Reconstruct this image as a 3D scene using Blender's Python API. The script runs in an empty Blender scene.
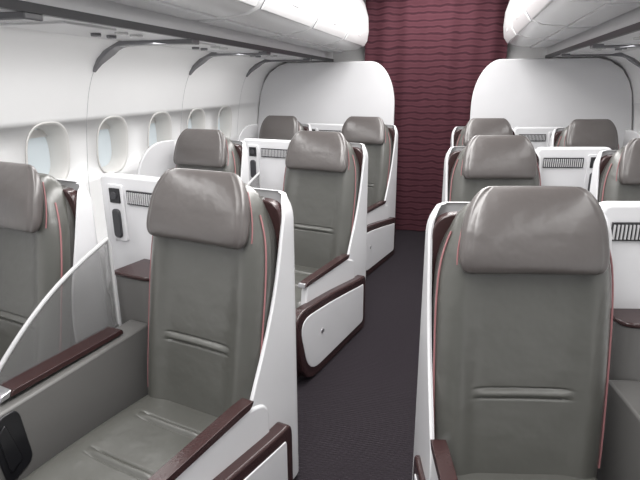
import bpy, bmesh, math, random
from mathutils import Vector, Matrix
random.seed(3)
S=bpy.context.scene
try: S.view_settings.view_transform='Standard'
except: pass
COL=S.collection
# ---------------------------------------------------------------- materials
def mat(name,col,rough=.5,metal=0,bump=0,bscale=200,var=0,vscale=6,coat=0,emit=0,spec=.5,alpha=1,sheen=0,bdist=.004):
    m=bpy.data.materials.new(name);m.use_nodes=True;nt=m.node_tree;b=nt.nodes['Principled BSDF']
    b.inputs['Base Color'].default_value=(*col,1);b.inputs['Roughness'].default_value=rough
    b.inputs['Metallic'].default_value=metal;b.inputs['Coat Weight'].default_value=coat;b.inputs['Coat Roughness'].default_value=.35
    b.inputs['Specular IOR Level'].default_value=spec
    b.inputs['Alpha'].default_value=alpha
    b.inputs['Sheen Weight'].default_value=sheen
    if emit:
        b.inputs['Emission Color'].default_value=(*col,1);b.inputs['Emission Strength'].default_value=emit
    tc=nt.nodes.new('ShaderNodeTexCoord')
    n=nt.nodes.new('ShaderNodeTexNoise');n.inputs['Scale'].default_value=vscale;n.inputs['Detail'].default_value=3
    nt.links.new(tc.outputs['Object'],n.inputs['Vector'])
    mx=nt.nodes.new('ShaderNodeMix');mx.data_type='RGBA'
    mx.inputs['A'].default_value=(*[c*(1-var) for c in col],1);mx.inputs['B'].default_value=(*[min(1,c*(1+var)) for c in col],1)
    nt.links.new(n.outputs['Fac'],mx.inputs['Factor']);nt.links.new(mx.outputs['Result'],b.inputs['Base Color'])
    if bump:
        n2=nt.nodes.new('ShaderNodeTexNoise');n2.inputs['Scale'].default_value=bscale;n2.inputs['Detail'].default_value=3
        nt.links.new(tc.outputs['Object'],n2.inputs['Vector'])
        bp=nt.nodes.new('ShaderNodeBump');bp.inputs['Strength'].default_value=bump;bp.inputs['Distance'].default_value=bdist
        nt.links.new(n2.outputs['Fac'],bp.inputs['Height']);nt.links.new(bp.outputs['Normal'],b.inputs['Normal'])
    return m
M={}
M['leather']=mat('taupe_leather',(.080,.080,.072),.31,bump=.45,bscale=7,bdist=.016,var=.08,vscale=4,spec=.85,coat=.15)
M['leather2']=mat('headrest_leather',(.088,.078,.075),.30,bump=.42,bscale=9,bdist=.013,var=.09,vscale=5,spec=.9,coat=.22)
M['side']=mat('bolster_leather',(.045,.043,.040),.40,bump=.2,var=.05)
M['pipe']=mat('pink_piping',(.30,.135,.14),.5)
M['brown']=mat('brown_trim',(.036,.017,.017),.24,bump=.12,bscale=120,var=.1)
M['white']=mat('white_shell',(.67,.67,.685),.26,var=.02)
M['grey']=mat('grey_panel',(.135,.132,.128),.42,var=.04)
M['lgrey']=mat('light_grey_panel',(.52,.52,.53),.4,var=.03)
M['frame']=mat('divider_grey',(.45,.45,.455),.28,var=.03)
M['metal']=mat('brushed_metal',(.6,.6,.62),.3,metal=.9)
M['black']=mat('black_plastic',(.012,.012,.014),.3)
M['dark']=mat('dark_gap',(.04,.04,.045),.4)
M['rib']=mat('grey_rib',(.17,.17,.18),.25)
M['wall']=mat('sidewall_plastic',(.88,.88,.88),.45,var=.012)
M['bin']=mat('bin_plastic',(.80,.80,.805),.22,var=.015)
M['bezel']=mat('window_bezel',(.70,.69,.67),.4,var=.015)
M['psu']=mat('service_plastic',(.68,.68,.69),.3,var=.03)
M['ceil']=mat('ceiling_plastic',(.8,.8,.8),.6)
M['lens']=mat('lamp_lens',(.6,.6,.6),.2)
M['pane']=mat('window_pane',(.42,.46,.48),.12,emit=.60)
M['frost']=mat('frosted_divider',(.20,.20,.20),.2,alpha=.46)
# carpet: fine ribs
m=mat('carpet',(.025,.021,.025),.95,var=.55,vscale=180,spec=.08);M['carpet']=m
nt=m.node_tree;b=nt.nodes['Principled BSDF'];tc=nt.nodes.new('ShaderNodeTexCoord')
w=nt.nodes.new('ShaderNodeTexWave');w.bands_direction='Y';w.inputs['Scale'].default_value=22;w.inputs['Distortion'].default_value=1.0;w.inputs['Detail Scale'].default_value=8
nt.links.new(tc.outputs['Object'],w.inputs['Vector'])
bp=nt.nodes.new('ShaderNodeBump');bp.inputs['Strength'].default_value=.8;bp.inputs['Distance'].default_value=.005
nt.links.new(w.outputs['Fac'],bp.inputs['Height']);nt.links.new(bp.outputs['Normal'],b.inputs['Normal'])
# curtain
m=bpy.data.materials.new('curtain_fabric');m.use_nodes=True;nt=m.node_tree;b=nt.nodes['Principled BSDF']
b.inputs['Roughness'].default_value=.8;b.inputs['Sheen Weight'].default_value=.05;b.inputs['Specular IOR Level'].default_value=.15
tc=nt.nodes.new('ShaderNodeTexCoord')
mp=nt.nodes.new('ShaderNodeMapping');mp.inputs['Scale'].default_value=(.9,0,1)
nt.links.new(tc.outputs['Object'],mp.inputs['Vector'])
w=nt.nodes.new('ShaderNodeTexWave');w.bands_direction='Z';w.inputs['Scale'].default_value=5.2;w.inputs['Distortion'].default_value=2.8;w.inputs['Detail'].default_value=1.0;w.inputs['Detail Scale'].default_value=1.7
nt.links.new(mp.outputs['Vector'],w.inputs['Vector'])
cr=nt.nodes.new('ShaderNodeValToRGB');e=cr.color_ramp.elements
e[0].position=0;e[0].color=(.036,.011,.017,1);e[1].position=1;e[1].color=(.068,.022,.030,1)
q=cr.color_ramp.elements.new(.12);q.color=(.039,.012,.018,1);q=cr.color_ramp.elements.new(.32);q.color=(.082,.027,.036,1)
nt.links.new(w.outputs['Fac'],cr.inputs['Fac']);nt.links.new(cr.outputs['Color'],b.inputs['Base Color'])
M['curtain']=m
# ---------------------------------------------------------------- mesh helpers
SX=1
def mk(name,vs,fs,mt,parent=None,mids=None,smooth=True,angle=35,bevel=0,bseg=2):
    me=bpy.data.meshes.new(name)
    me.from_pydata([(v[0]*SX,v[1],v[2]) for v in vs],[],fs)
    mts=mt if isinstance(mt,list) else [mt]
    for k in mts: me.materials.append(M[k])
    if mids:
        for p,i in zip(me.polygons,mids): p.material_index=i
    bm=bmesh.new();bm.from_mesh(me);bmesh.ops.recalc_face_normals(bm,faces=bm.faces);bm.to_mesh(me);bm.free()
    if smooth:
        me.shade_smooth();me.set_sharp_from_angle(angle=math.radians(angle))
    o=bpy.data.objects.new(name,me);COL.objects.link(o)
    if parent: o.parent=parent
    if bevel:
        bv=o.modifiers.new('bevel','BEVEL');bv.width=bevel;bv.segments=bseg;bv.limit_method='ANGLE';bv.angle_limit=math.radians(40)
    return o
def empty(name,label,cat,group=None):
    o=bpy.data.objects.new(name,None);o.empty_display_size=.1;COL.objects.link(o)
    o['label']=label;o['category']=cat
    if group:o['group']=group
    return o
def loft(rings,cap=True,closed=True):
    vs=[];fs=[];n=len(rings[0])
    for r in rings: vs+=r
    for i in range(len(rings)-1):
        for j in range(n if closed else n-1):
            k=(j+1)%n
            fs.append((i*n+j,i*n+k,(i+1)*n+k,(i+1)*n+j))
    if cap:
        fs.append(tuple(range(n))[::-1]);fs.append(tuple((len(rings)-1)*n+j for j in range(n)))
    return vs,fs
def prism(poly,axis,lo,hi):
    def P(a,b,c):
        return {'x':(c,a,b),'y':(a,c,b),'z':(a,b,c)}[axis]
    return loft([[P(a,b,lo) for a,b in poly],[P(a,b,hi) for a,b in poly]])
def join(parts):
    vs=[];fs=[];ids=[]
    for v,f,i in parts:
        o=len(vs);vs+=v;fs+=[tuple(o+k for k in q) for q in f];ids+=[i]*len(f)
    return vs,fs,ids
def box(x0,y0,z0,x1,y1,z1):
    return prism([(x0,y0),(x1,y0),(x1,y1),(x0,y1)],'z',z0,z1)
def cyl(c,axis,r,h,n=20):
    poly=[(r*math.cos(2*math.pi*i/n),r*math.sin(2*math.pi*i/n)) for i in range(n)]
    v,f=prism(poly,axis,-h/2,h/2)
    return [(a+c[0],b+c[1],d+c[2]) for a,b,d in v],f
def tube(pts,r,n=8):
    rings=[];pts=[Vector(p) for p in pts]
    for i,p in enumerate(pts):
        d=(pts[min(i+1,len(pts)-1)]-pts[max(i-1,0)]).normalized()
        a=d.cross(Vector((1,0,0)));a=a if a.length>.2 else d.cross(Vector((0,0,1)));a.normalize();b=d.cross(a)
        rings.append([tuple(p+a*r*math.cos(2*math.pi*k/n)+b*r*math.sin(2*math.pi*k/n)) for k in range(n)])
    return loft(rings)
def roundpoly(pts,rad,seg=6):
    out=[];n=len(pts)
    for i,(x,y) in enumerate(pts):
        r=rad[i] if isinstance(rad,(list,tuple)) else rad
        p=Vector((x,y));a=Vector(pts[i-1])-p;b=Vector(pts[(i+1)%n])-p
        if r<=0: out.append((x,y));continue
        ra=min(r,a.length*.49);rb=min(r,b.length*.49)
        A=p+a.normalized()*ra;B=p+b.normalized()*rb
        for k in range(seg+1):
            t=k/seg;q=A*(1-t)**2+p*2*t*(1-t)+B*t*t;out.append((q.x,q.y))
    return out
def sp(v,e): return math.copysign(abs(v)**e,v)
def cat(tab,z):
    if z<=tab[0][0]:return tab[0][1]
    if z>=tab[-1][0]:return tab[-1][1]
    for i in range(len(tab)-1):
        if z<=tab[i+1][0]:
            x0,y0=tab[i];x1,y1=tab[i+1]
            m0=(y1-tab[max(i-1,0)][1])/(x1-tab[max(i-1,0)][0]);j=min(i+2,len(tab)-1);m1=(tab[j][1]-y0)/(tab[j][0]-x0)
            h=x1-x0;t=(z-x0)/h
            return (2*t**3-3*t*t+1)*y0+(t**3-2*t*t+t)*h*m0+(-2*t**3+3*t*t)*y1+(t**3-t*t)*h*m1
def yfront(z): return -.150+(z-.40)*(.135/.76)
def tuft(z,x,centers,half=.125,d=.007):
    f=1/(1+math.exp((abs(x)-half)/.004)) 
    o=0
    for c in centers:
        for s_ in (-1,1): o+=d*math.exp(-((z-c-s_*.014)/.0035)**2)
        o-=d*.9*math.exp(-((z-c)/.009)**2)
    return o*f
# ---------------------------------------------------------------- seat
def build_seat(s,kind):
    """local frame: forward -y, aisle side +x*s"""
    global SX
    SX=s
    root=empty('aircraft_seat','','seat')
    W=[(.36,.236),(.50,.243),(.75,.247),(.90,.245),(1.0,.235),(1.08,.210),(1.14,.178),(1.17,.150)]
    zs=sorted(set([round(.36+i*.02,4) for i in range(41)]+[round(.60+i*.0025,4) for i in range(27)]+[1.165,1.17]))
    rings=[];N=112
    for z in zs:
        w_=cat(W,z);th=.14;e=1
        if z>1.10:
            q=(z-1.10)/.07;e=math.sqrt(max(.02,1-q*q*.95))
        w_*=(.84+.16*e);th*=e
        yc=yfront(z)+.070
        r=[]
        for k in range(N):
            a=2*math.pi*k/N
            x=w_*sp(math.cos(a),.64);y=yc+th/2*sp(math.sin(a),.80)
            if math.sin(a)<0:
                u=abs(x)/w_
                y+=(.024*(1-u*u)-.018*math.exp(-((u-.76)/.17)**2))*min(1,abs(math.sin(a))*2)+tuft(z,x,[.632])
            r.append((x,y,z))
        rings.append(r)
    v,f=loft(rings);mk('backrest',v,f,'leather',root,angle=60)
    rings=[]
    for i in range(24):
        z=.38+i*(1.12-.38)/23;w_=cat(W,z)+.001
        if i>19: w_-=.012*((i-19)/4)**2
        yc=yfront(z)+.103
        rings.append([(w_*sp(math.cos(2*math.pi*k/32),.5),yc+.042*sp(math.sin(2*math.pi*k/32),.6),z) for k in range(32)])
    v,f=loft(rings);mk('side_bolster',v,f,'side',root,angle=60)
    for sd in (-1,1):
        pts=[(sd*(cat(W,.40+i*.0235)+.0005),yfront(.40+i*.0235)+.048,.40+i*.0235) for i in range(30)]
        v,f=tube(pts,.0030);mk('piping',v,f,'pipe',root)
    # headrest
    rings=[];N=72;Z0,Z1=.985,1.212
    hw=1.03 if s==1 else .985
    for i in range(37):
        t=i/36;z=Z0+(Z1-Z0)*t
        u=2*t-1
        k=(1-abs(u)**(5 if u<0 else 2.3))**(.5)
        k=max(k,.08)
        w_=hw*(.204-.032*t**2)*((.84+.16*k) if u<0 else (.70+.30*k));th=(.096 if u<0 else .096-.02*u)*(.22+.78*k)
        yc=yfront(z)-.011+.022*t
        r=[]
        for j in range(N):
            a=2*math.pi*j/N
            x=w_*sp(math.cos(a),.70);y=yc+th/2*sp(math.sin(a),.92)
            if math.sin(a)<0: y+=.008*(1-(x/w_)**2)
            y-=.006*(abs(x)/.2)**3
            uu=abs(x)/w_
            if math.sin(a)<0: y+=.004*math.exp(-((uu-.91)/.02)**2)
            r.append((x,y,z))
        rings.append(r)
    v,f=loft(rings);mk('headrest',v,f,'leather2',root,angle=70)
    for sd in (-1,1):
        pts=[(sd*hw*(.201-.034*t**2),yfront(Z0+.227*t)+.016,Z0+.014+.155*t) for t in [i/10 for i in range(11)]]
        v,f=tube(pts,.0024);mk('headrest_piping',v,f,'pipe',root)
    # cushion
    ys=sorted(set([round(-.68+i*.02,4) for i in range(30)]+[round(-.27+i*.0025,4) for i in range(25)]+[round(-.48+i*.0025,4) for i in range(25)]))
    rings=[];N=72
    for y in ys:
        e=1
        if y<-.62:
            q=(-.62-y)/.062;e=math.sqrt(max(.05,1-q*q))
        w_=.236*(.93+.07*e);th=.15*e;zt=.405+.010*math.cos((y+.4)*5)-(.0 if y>-.62 else .02*(1-e))
        zc=zt-.075
        r=[]
        for k in range(N):
            a=2*math.pi*k/N
            x=w_*sp(math.cos(a),.4);z=zc+th/2*sp(math.sin(a),.5)
            if math.sin(a)>0: z-=.014*(1-(x/w_)**2)+tuft(y,x,[-.24,-.45])
            r.append((x,y,z))
        rings.append(r)
    v,f=loft(rings);mk('seat_cushion',v,f,'leather',root,angle=60)
    v,f=tube([(.234,-.66+i*.05,.38) for i in range(11)],.003);mk('cushion_piping',v,f,'pipe',root)
    rings=[]
    for i in range(13):
        t=i/12;k=math.sqrt(max(.08,1-abs(2*t-1)**5));z=.07+.25*t
        rings.append([(.22*sp(math.cos(2*math.pi*j/32),.35)*(.92+.08*k),-.655+.04*k*sp(math.sin(2*math.pi*j/32),.5),z) for j in range(32)])
    v,f=loft(rings);mk('leg_rest',v,f,'leather',root,angle=60)
    v,f=box(-.22,-.61,0,.22,.08,.28);mk('seat_base',v,f,'dark',root,bevel=.01)
    # shell U
    YT=[(.03,-.08),(.22,-.12),(.33,-.150),(.41,-.168),(.48,-.160),(.55,-.125),(.63,-.080),(.72,-.034),(.81,.005),(.90,.035),(.99,.058),(1.06,.076),(1.11,.098),(1.135,.135)]
    YI=[(.03,.02),(.4,.0),(.60,-.012),(.74,.0),(.85,.025),(.97,.054),(1.06,.074),(1.11,.098),(1.135,.135)]
    rings=[]
    zz=[.03,.15,.22,.28,.33,.37,.40,.43,.46,.49,.52,.55,.58,.62,.66,.7,.76,.82,.88,.95,1.0,1.05,1.07,1.085,1.1,1.112,1.122,1.13,1.135]
    O=.264 if kind=='aisle' else .254
    for z in zz:
        q=min(.999,max(0,(z-1.045)/.09));q=1-math.sqrt(1-q*q)
        o=O-.045*q
        yb=(.180 if kind=='aisle' else .168)-.018*q
        yA=min(cat(YT if kind=='aisle' else YI,z),yb-.035);yI=min(cat(YI,z),yb-.035)
        Rr=.06;out=[]
        def arc(cx,cy,r,a0,a1,n=7):
            return [(cx+r*math.cos(math.radians(a0+(a1-a0)*k/(n-1))),cy+r*math.sin(math.radians(a0+(a1-a0)*k/(n-1)))) for k in range(n)]
        T=.013
        ya=max(yb-Rr,yI+.005);R_=yb-ya
        out+=[(o-T,yA+.004),(o-T/2,yA),(o,yA+.004)]
        out+=arc(o-R_,ya,R_,0,90);out+=arc(-o+R_,ya,R_,90,180)
        out+=[(-o,yI+.004),(-o+T/2,yI),(-o+T,yI+.004)]
        out+=arc(-o+R_,ya,R_-T,180,90);out+=arc(o-R_,ya,R_-T,90,0)
        rings.append([(a,b_,z) for a,b_ in out])
    v,f=loft(rings);mk('shell',v,f,'white',root,angle=50)
    Lw=O-.012
    poly=roundpoly([(-Lw,1.118),(Lw,1.118),(Lw,.82),(.20,.56),(-.20,.56),(-Lw,.82)],[.07,.07,.05,.01,.01,.05])
    v,f=prism(poly,'y',.072,.112);mk('shell_liner',v,f,'brown',root,bevel=.004)
    if kind=='aisle':
        ia=0 if s==1 else -.012
        poly=roundpoly([(-.70,.27),(-.06,.27),(-.06,.46),(-.16,.503),(-.66,.507)],[.02,0,.05,.06,.04])
        v,f=prism(poly,'x',.236+ia,.272+ia);mk('arm_side',v,f,'white',root,bevel=.010,bseg=3)
        poly=roundpoly([(-.69,.505),(-.17,.505),(-.15,.526),(-.21,.531),(-.67,.528)],[.01,.01,.01,.03,.02])
        v,f=prism(poly,'x',.234+ia,.277+ia);mk('armrest',v,f,'brown',root,bevel=.009,bseg=3)
        v,f=prism([(-.695,.505),(-.685,.505),(-.68,.528),(-.69,.527)],'x',.236+ia,.274+ia);mk('arm_cap',v,f,'metal',root,bevel=.003)
        ox=.010 if s==1 else -.022
        P=[(-.765,.004),(-.875,.43),(-.50,.408),(-.05,.350),(.02,.350),(.02,.004)]
        v,f=prism(roundpoly(P,[.14,.14,.2,.1,.05,.05]),'x',.258,.302+ox);mk('lower_panel_rim',v,f,'brown',root,bevel=.009,bseg=3)
        P2=[(-.728,.056),(-.822,.384),(-.50,.363),(-.05,.305),(-.024,.305),(-.024,.056)]
        v,f=prism(roundpoly(P2,[.12,.12,.2,.1,.03,.03]),'x',.262,.305+ox);mk('lower_panel',v,f,'white',root,bevel=.003)
        v,f=cyl((.306+ox,-.58,.235),'x',.014,.005);mk('latch',v,f,'metal',root,bevel=.001)
        v,f=prism(roundpoly([(-.78,.03),(-.862,.39),(-.70,.38),(-.70,.03)],.03),'x',.230,.264);mk('leg_bay',v,f,'brown',root,bevel=.01)
    else:
        P=[(.05,.30),(.05,1.13)]
        for k in range(9):
            a=math.radians(90+90*k/8);P.append((-.06+.24*math.cos(a),.88+.25*math.sin(a)))
        P+=[(-.31,.60),(-.60,.56),(-.62,.30)]
        v,f=prism(P,'x',-.305,-.285);mk('side_wing',v,f,'white',root,bevel=.006)
        v,f=prism(roundpoly([(-.60,.505),(-.17,.505),(-.15,.530),(-.21,.535),(-.58,.532)],[.01,.01,.01,.03,.02]),'x',-.284,-.240);mk('armrest',v,f,'brown',root,bevel=.01,bseg=3)
        v,f=prism([(-.58,.3),(-.06,.3),(-.06,.506),(-.58,.506)],'x',-.284,-.243);mk('arm_side',v,f,'grey',root,bevel=.006)
    SX=1
    return root
# ---------------------------------------------------------------- console
def build_console(s):
    global SX
    SX=s
    root=empty('seat_console','','console')
    v,f=prism(roundpoly([(-.70,.0),(-.70,1.125),(-.280,1.125),(-.280,0)],[0,.03,.03,0]),'y',.186,.24);mk('back_panel',v,f,'white',root,bevel=.012,bseg=3)
    parts=[(*box(-.540,.176,1.010,-.315,.188,1.068),0)]
    for i in range(19):
        x=-.532+i*.0117
        parts.append((*box(x,.171,1.016,x+.0045,.178,1.062),1))
    v,f,i_=join(parts);mk('vent_grille',v,f,['black','lgrey'],root,mids=i_,smooth=False)
    v,f=prism(roundpoly([(-.652,.845),(-.652,1.088),(-.562,1.088),(-.562,.845)],.015),'y',.177,.188);mk('control_panel',v,f,'white',root,bevel=.003)
    v,f=prism(roundpoly([(-.635,1.010),(-.635,1.072),(-.578,1.072),(-.578,1.010)],.004),'y',.171,.179);mk('power_socket',v,f,'black',root,bevel=.002)
    v,f=cyl((-.607,.170,1.041),'y',.016,.006);mk('socket_face',v,f,'dark',root,bevel=.001)
    v,f=prism(roundpoly([(-.628,.86),(-.628,.985),(-.584,.985),(-.584,.86)],.02),'y',.166,.179);mk('handset',v,f,'dark',root,bevel=.005)
    cx,cy=(-.285,.020) if s==1 else (-.335,.075)
    colp=roundpoly([(-.485,.19),(-.485,cy),(cx,cy),(cx,.19)],[0,.02,.06,0],8)
    v,f=prism(colp,'z',0,.765);mk('column',v,f,'grey',root,bevel=.006)
    colp=roundpoly([(-.488,.188),(-.488,cy-.008),(cx+.005,cy-.008),(cx+.005,.188)],[0,.02,.06,0],8)
    v,f=prism(colp,'z',.765,.781);mk('side_table',v,f,'brown',root,bevel=.005)
    P=[(-.68,.0),(-.68,.545),(cy-.002,.590),(cy-.002,0)]
    v,f=prism(roundpoly(P,[0,.04,0,0]),'x',-.415,-.318);mk('arm_body',v,f,'grey',root,bevel=.008)
    v,f=prism(roundpoly([(-.53,.572),(-.09,.589),(-.09,.607),(-.52,.592)],[.005,0,.01,.01]),'x',-.415,-.340);mk('armrest',v,f,'brown',root,bevel=.008,bseg=3)
    v,f=prism([(-.565,.567),(-.530,.572),(-.520,.594),(-.555,.588)],'x',-.413,-.342);mk('arm_cap',v,f,'metal',root,bevel=.004)
    top=[]
    for k in range(17):
        t=k/16;y=-.055-.495*t
        top.append((y,.940-.336*(.80*t+.20*t*t*t)+.022*math.sin(math.pi*t)))
    P=top+[(-.55,.585),(-.055,.60)]
    v,f=prism(P,'x',-.409,-.403);mk('divider_panel',v,f,'frost',root)
    v,f=tube([(-.406,y,z) for y,z in ([(-.050,.60),(-.050,.75),(-.050,.92)]+top)],.0078);mk('divider_frame',v,f,'frame',root)
    v,f=prism(roundpoly([(-.600,.31),(-.625,.50),(-.59,.545),(-.53,.545),(-.51,.35)],.03),'x',-.320,-.311);mk('handset_holder',v,f,'black',root,bevel=.004)
    v,f=prism(roundpoly([(-.588,.35),(-.605,.49),(-.578,.52),(-.545,.38)],.012),'x',-.312,-.306);mk('remote_control',v,f,'black',root,bevel=.002)
    SX=1
    return root
def instance(root,first,loc,rz,label,group):
    if first: r=root
    else:
        r=root.copy();COL.objects.link(r)
        for c in root.children:
            d=c.copy();COL.objects.link(d);d.parent=r;d.matrix_parent_inverse=Matrix.Identity(4)
    r.location=loc;r.rotation_euler=(0,0,rz);r['label']=label;r['group']=group
    return r
PHI=math.radians(12.5);A=.51;B=1.275;R0=1.537;PP=1.52
for s in (1,-1):
    dy=0 if s==1 else -.05
    sa=build_seat(s,'aisle');sw=build_seat(s,'window');sc=build_console(s)
    for i in range(3):
        y=R0+PP*i+dy
        ax=A-(.010 if (s==1 and i==0) else 0)
        instance(sa,i==0,(-ax*s,y,0),-PHI*s,'taupe leather aisle seat with brown armrest and white side panel','aisle seats in the cabin')
    firstw=True
    for i in range(3):
        if s==-1 and i==0: continue
        y=R0+PP*i+dy
        instance(sw,firstw,(-B*s,y,0),-PHI*s,'taupe leather window seat in a white shell beside cabin sidewall','window seats in the cabin');firstw=False
    for i in range(3):
        y=R0+PP*i+dy
        instance(sc,i==0,(-A*s,y,0),-PHI*s,'white and grey console with vent, socket and frosted divider','consoles between paired seats')
# ---------------------------------------------------------------- structure
def struct(o): o['kind']='structure';return o
Y0,Y1=-1.2,5.5
v,f=box(-1.9,Y0,-.05,1.9,Y1,0);struct(mk('floor',v,f,'carpet',smooth=False))
v,f=box(-1.9,Y0,2.36,1.9,Y1,2.42);struct(mk('ceiling',v,f,'ceil',smooth=False))
v,f=box(-1.9,Y1,0,1.9,Y1+.05,2.4);struct(mk('wall_front',v,f,'wall',smooth=False))
ctrl=[(0,1.69),(.3,1.735),(.6,1.765),(.9,1.770),(1.15,1.748),(1.35,1.715),(1.5,1.67),(1.6,1.61),(1.66,1.53),(1.70,1.44)]
prof=[]
for k in range(41):
    z=1.70*k/40;prof.append((cat(ctrl,z),z))
def wx(z): return cat(ctrl,z)
def superell(a,b,e,n=48):
    return [(a*sp(math.cos(2*math.pi*k/n),e),b*sp(math.sin(2*math.pi*k/n),e)) for k in range(n)]
WZ=1.130;wys=[2.264+.533*i for i in range(-5,5)]
wn=1
for s,nm in ((1,'left'),(-1,'right')):
    SX=-s
    poly=prof+[(1.44,2.4),(1.9,2.4),(1.9,0)]
    v,f=prism([(a,b) for a,b in poly],'y',Y0,Y1)
    wall=struct(mk('wall_'+nm,v,f,'wall',angle=30))
    parts=[]
    for y in wys:
        p=superell(.140,.160,.72)
        parts.append((*loft([[(1.6,y+a,WZ+b) for a,b in p],[(2.0,y+a,WZ+b) for a,b in p]]),0))
    v,f,i_=join(parts);cut=mk('cut',v,f,'wall')
    bo=wall.modifiers.new('b','BOOLEAN');bo.object=cut;bo.operation='DIFFERENCE';bo.solver='EXACT'
    bpy.context.view_layer.update()
    dg=bpy.context.evaluated_depsgraph_get();me=bpy.data.meshes.new_from_object(wall.evaluated_get(dg))
    wall.modifiers.clear();wall.data=me
    bpy.data.objects.remove(cut)
    for y in wys:
        rings=[]
        for a,b,dx in [(.152,.172,-.003),(.154,.174,.003),(.150,.170,.006),(.143,.163,.004),(.135,.155,-.008),(.128,.148,-.025),(.122,.142,-.050),(.117,.137,-.090),(.117,.137,-.115)]:
            rings.append([(wx(WZ+q)-dx,y+p,WZ+q) for p,q in superell(a,b,.72)])
        v1,f1=loft(rings,cap=False)
        v2,f2=loft([[(1.850,y+p,WZ+q) for p,q in superell(.124,.144,.72)],[(1.856,y+p,WZ+q) for p,q in superell(.124,.144,.72)]])
        v3,f3=prism([(y-.108,WZ+.09),(y+.108,WZ+.09),(y+.108,WZ+.130),(y-.108,WZ+.130)],'x',1.832,1.840)
        v,f,i_=join([(v1,f1,0),(v2,f2,1),(v3,f3,0)])
        struct(mk('window_%d'%wn,v,f,['bezel','pane'],mids=i_,angle=50));wn+=1
    SX=1
tn=1
seams=[1.49,2.56,3.62,4.69]
for s in (-1,1):
    SX=s
    for y in seams:
        pts=[(x-.0003,y,z) for x,z in prof if x<1.9 and z<1.60]
        v,f=tube(pts,.0018,6);struct(mk('trim_%d'%tn,v,f,'lgrey'));tn+=1
        path=[(1.02,1.697),(1.15,1.697),(1.28,1.697),(1.38,1.697),(1.43,1.695),(1.47,1.690),(1.505,1.675),(1.535,1.653),(1.56,1.634),(1.585,1.614),(1.605,1.596),(1.625,1.572),(1.64,1.55)]
        rr=[]
        for k,(x,z) in enumerate(path):
            a=path[max(k-1,0)];b_=path[min(k+1,len(path)-1)];d=Vector((b_[0]-a[0],b_[1]-a[1])).normalized();n=Vector((d.y,-d.x))
            g=(1 if k<8 else 1-.8*((k-7)/5)**1.1);h=.040*g
            o1=Vector((x,z))-n*(.02);o2=Vector((x,z))+n*(.003+.016*g)
            rr.append([(o1.x,y-h,o1.y),(o1.x,y+h,o1.y),(o2.x,y+h,o2.y),(o2.x,y-h,o2.y)])
        v,f=loft(rr);struct(mk('trim_%d'%tn,v,f,'rib',bevel=.005));tn+=1
    v,f=prism([(1.42,1.80),(1.42,1.702),(1.46,1.699),(1.50,1.684),(1.53,1.660),(1.55,1.72),(1.50,1.80)],'y',Y0,Y1);struct(mk('trim_%d'%tn,v,f,'psu'));tn+=1
    v,f=box(1.010,Y0,1.698,1.032,Y1,1.728);struct(mk('trim_%d'%tn,v,f,'dark',smooth=False));tn+=1
    v,f=box(1.015,Y0,1.728,1.032,Y1,1.80);struct(mk('trim_%d'%tn,v,f,'psu',smooth=False));tn+=1
    SX=1
# partitions
for s in (-1,1):
    SX=s
    e0=.335 if s==-1 else .375
    P=[(1.745,0),(1.755,.9),(1.735,1.15),(1.70,1.4),(1.66,1.5),(1.6,1.59),(1.5,1.66),(1.40,1.690)]
    for k in range(17):
        a=math.radians(90*k/16);P.append((e0+.24-.24*math.sin(a),1.28+.41*math.cos(a)))
    P.append((e0,0))
    v,f=prism(P,'y',5.18,5.22)
    o=mk('bulkhead_partition',v,f,'white',bevel=.008)
    o['label']='white cabin partition with rounded top corner beside the curtain';o['category']='partition';o['group']='cabin partitions'
    SX=1
# curtain
NX,NZ=240,40;vs=[];fs=[]
for j in range(NZ+1):
    z=.005+2.33*j/NZ
    for i in range(NX+1):
        x=-.66+1.32*i/NX
        y=5.36+.011*math.sin(x*2*math.pi/.20+.5*math.sin(z*1.3))+.005*math.sin(x*19+1+z*.8)
        vs.append((x,y,z))
for j in range(NZ):
    for i in range(NX):
        a=j*(NX+1)+i;fs.append((a,a+1,a+NX+2,a+NX+1))
o=mk('curtain',vs,fs,'curtain',angle=180);o['label']='maroon pleated curtain with wavy horizontal stripes closing the aisle';o['category']='curtain'
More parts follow.
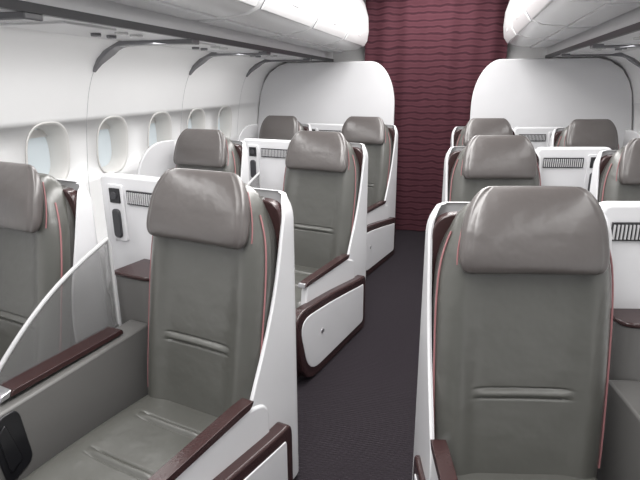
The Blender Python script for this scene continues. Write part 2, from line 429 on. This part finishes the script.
# bins
inner=[(1.0,1.785),(.82,1.788),(.71,1.800),(.655,1.825),(.622,1.875),(.610,1.96),(.615,2.08),(.65,2.20),(.70,2.28),(.74,2.36)]
L=.92
for s in (-1,1):
    SX=s
    y=Y0+.02
    n=0
    while y+L<=Y1-.17:
        if n==0:
            base=empty('overhead_bin','white rounded overhead luggage bin above the seats','luggage bin','overhead luggage bins')
            v,f=prism(inner+[(1.05,2.36)],'y',0,L-.026);mk('bin_body',v,f,'bin',base,bevel=.014,angle=40)
            dp=[(x-.010,z-.004) for x,z in inner[3:9]]
            dq=[(x+.01,z) for x,z in inner[3:9]][::-1]
            v,f=prism(dp+dq,'y',.030,L-.056);mk('bin_door',v,f,'bin',base,bevel=.004,angle=40)
            dp=[(x-.001,z-.0015) for x,z in inner[3:9]]
            v,f=prism(dp+dq,'y',.022,L-.048);mk('door_gap',v,f,'rib',base,angle=40)
            v,f=prism([(x+.012,z+.010) for x,z in inner]+[(1.04,2.36)],'y',L-.026,L);mk('gap_shade_fill',v,f,'dark',base,angle=40)  # dark filler between bins, its colour stands in for shade in the gap
            v,f=box(.606,L/2-.07,1.885,.64,L/2+.04,1.912);mk('latch',v,f,'psu',base,bevel=.004)
            v,f=box(.84,.03,1.777,.98,L-.056,1.79);mk('underside_panel',v,f,'psu',base,bevel=.003)
            pbase=empty('service_panel','light grey overhead service panel with reading lamps and air nozzles','service panel','overhead service panels')
            v,f=box(1.030,.0,1.700,1.422,L-.012,1.805);mk('panel_body',v,f,'psu',pbase,bevel=.005)
            v,f=box(1.08,.12,1.692,1.38,.42,1.704);mk('speaker_panel',v,f,'psu',pbase,bevel=.004)
            for yy in (.55,.66):
                v,f=cyl((1.15,yy,1.698),'z',.028,.014);mk('reading_lamp',v,f,'lens',pbase,bevel=.002)
                v,f=cyl((1.28,yy,1.696),'z',.022,.018);mk('air_nozzle',v,f,'rib',pbase,bevel=.003)
            base.location=(0,y,0);pbase.location=(0,y,0)
        else:
            for src in (base,pbase):
                r=src.copy();COL.objects.link(r)
                for c in src.children:
                    d=c.copy();COL.objects.link(d);d.parent=r
                r.location=(0,y,0)
        y+=L;n+=1
    v,f=box(1.0,Y0,1.80,1.45,Y1,1.82);struct(mk('trim_%d'%tn,v,f,'dark',smooth=False));tn+=1
    SX=1
# ---------------------------------------------------------------- lights
def area(nm,loc,rot,sx,sy,en,col=(1,1,1)):
    l=bpy.data.lights.new(nm,'AREA');l.shape='RECTANGLE';l.size=sx;l.size_y=sy;l.energy=en;l.color=col
    o=bpy.data.objects.new(nm,l);COL.objects.link(o);o.location=loc;o.rotation_euler=rot
area('ceiling_light',(0,2.1,2.34),(0,0,0),.75,6.2,145,(1,.985,.97))
for s in (-1,1):
    area('sidewall_light',(1.20*s,1.6,1.684),(0,math.radians(-6*s),0),.08,5.4,(27 if s==-1 else 19),(1,.99,.98))
w=bpy.data.worlds.new('world');S.world=w;w.use_nodes=True
w.node_tree.nodes['Background'].inputs['Color'].default_value=(.97,.98,1,1);w.node_tree.nodes['Background'].inputs['Strength'].default_value=.40
# ---------------------------------------------------------------- camera
c=bpy.data.cameras.new('camera');co=bpy.data.objects.new('camera',c);COL.objects.link(co);S.camera=co
c.sensor_width=36;c.lens=522.2/640*36;c.clip_start=.02
yaw=math.radians(15.02);pt=math.radians(16.56);rl=math.radians(-.3)
F=Vector((-math.sin(yaw)*math.cos(pt),math.cos(yaw)*math.cos(pt),-math.sin(pt)));R=Vector((math.cos(yaw),math.sin(yaw),0));U=R.cross(F)
R2=R*math.cos(rl)+U*math.sin(rl);U2=-R*math.sin(rl)+U*math.cos(rl)
mw=Matrix((( R2.x,U2.x,-F.x,.311),(R2.y,U2.y,-F.y,0),(R2.z,U2.z,-F.z,1.478),(0,0,0,1)))
co.matrix_world=mw
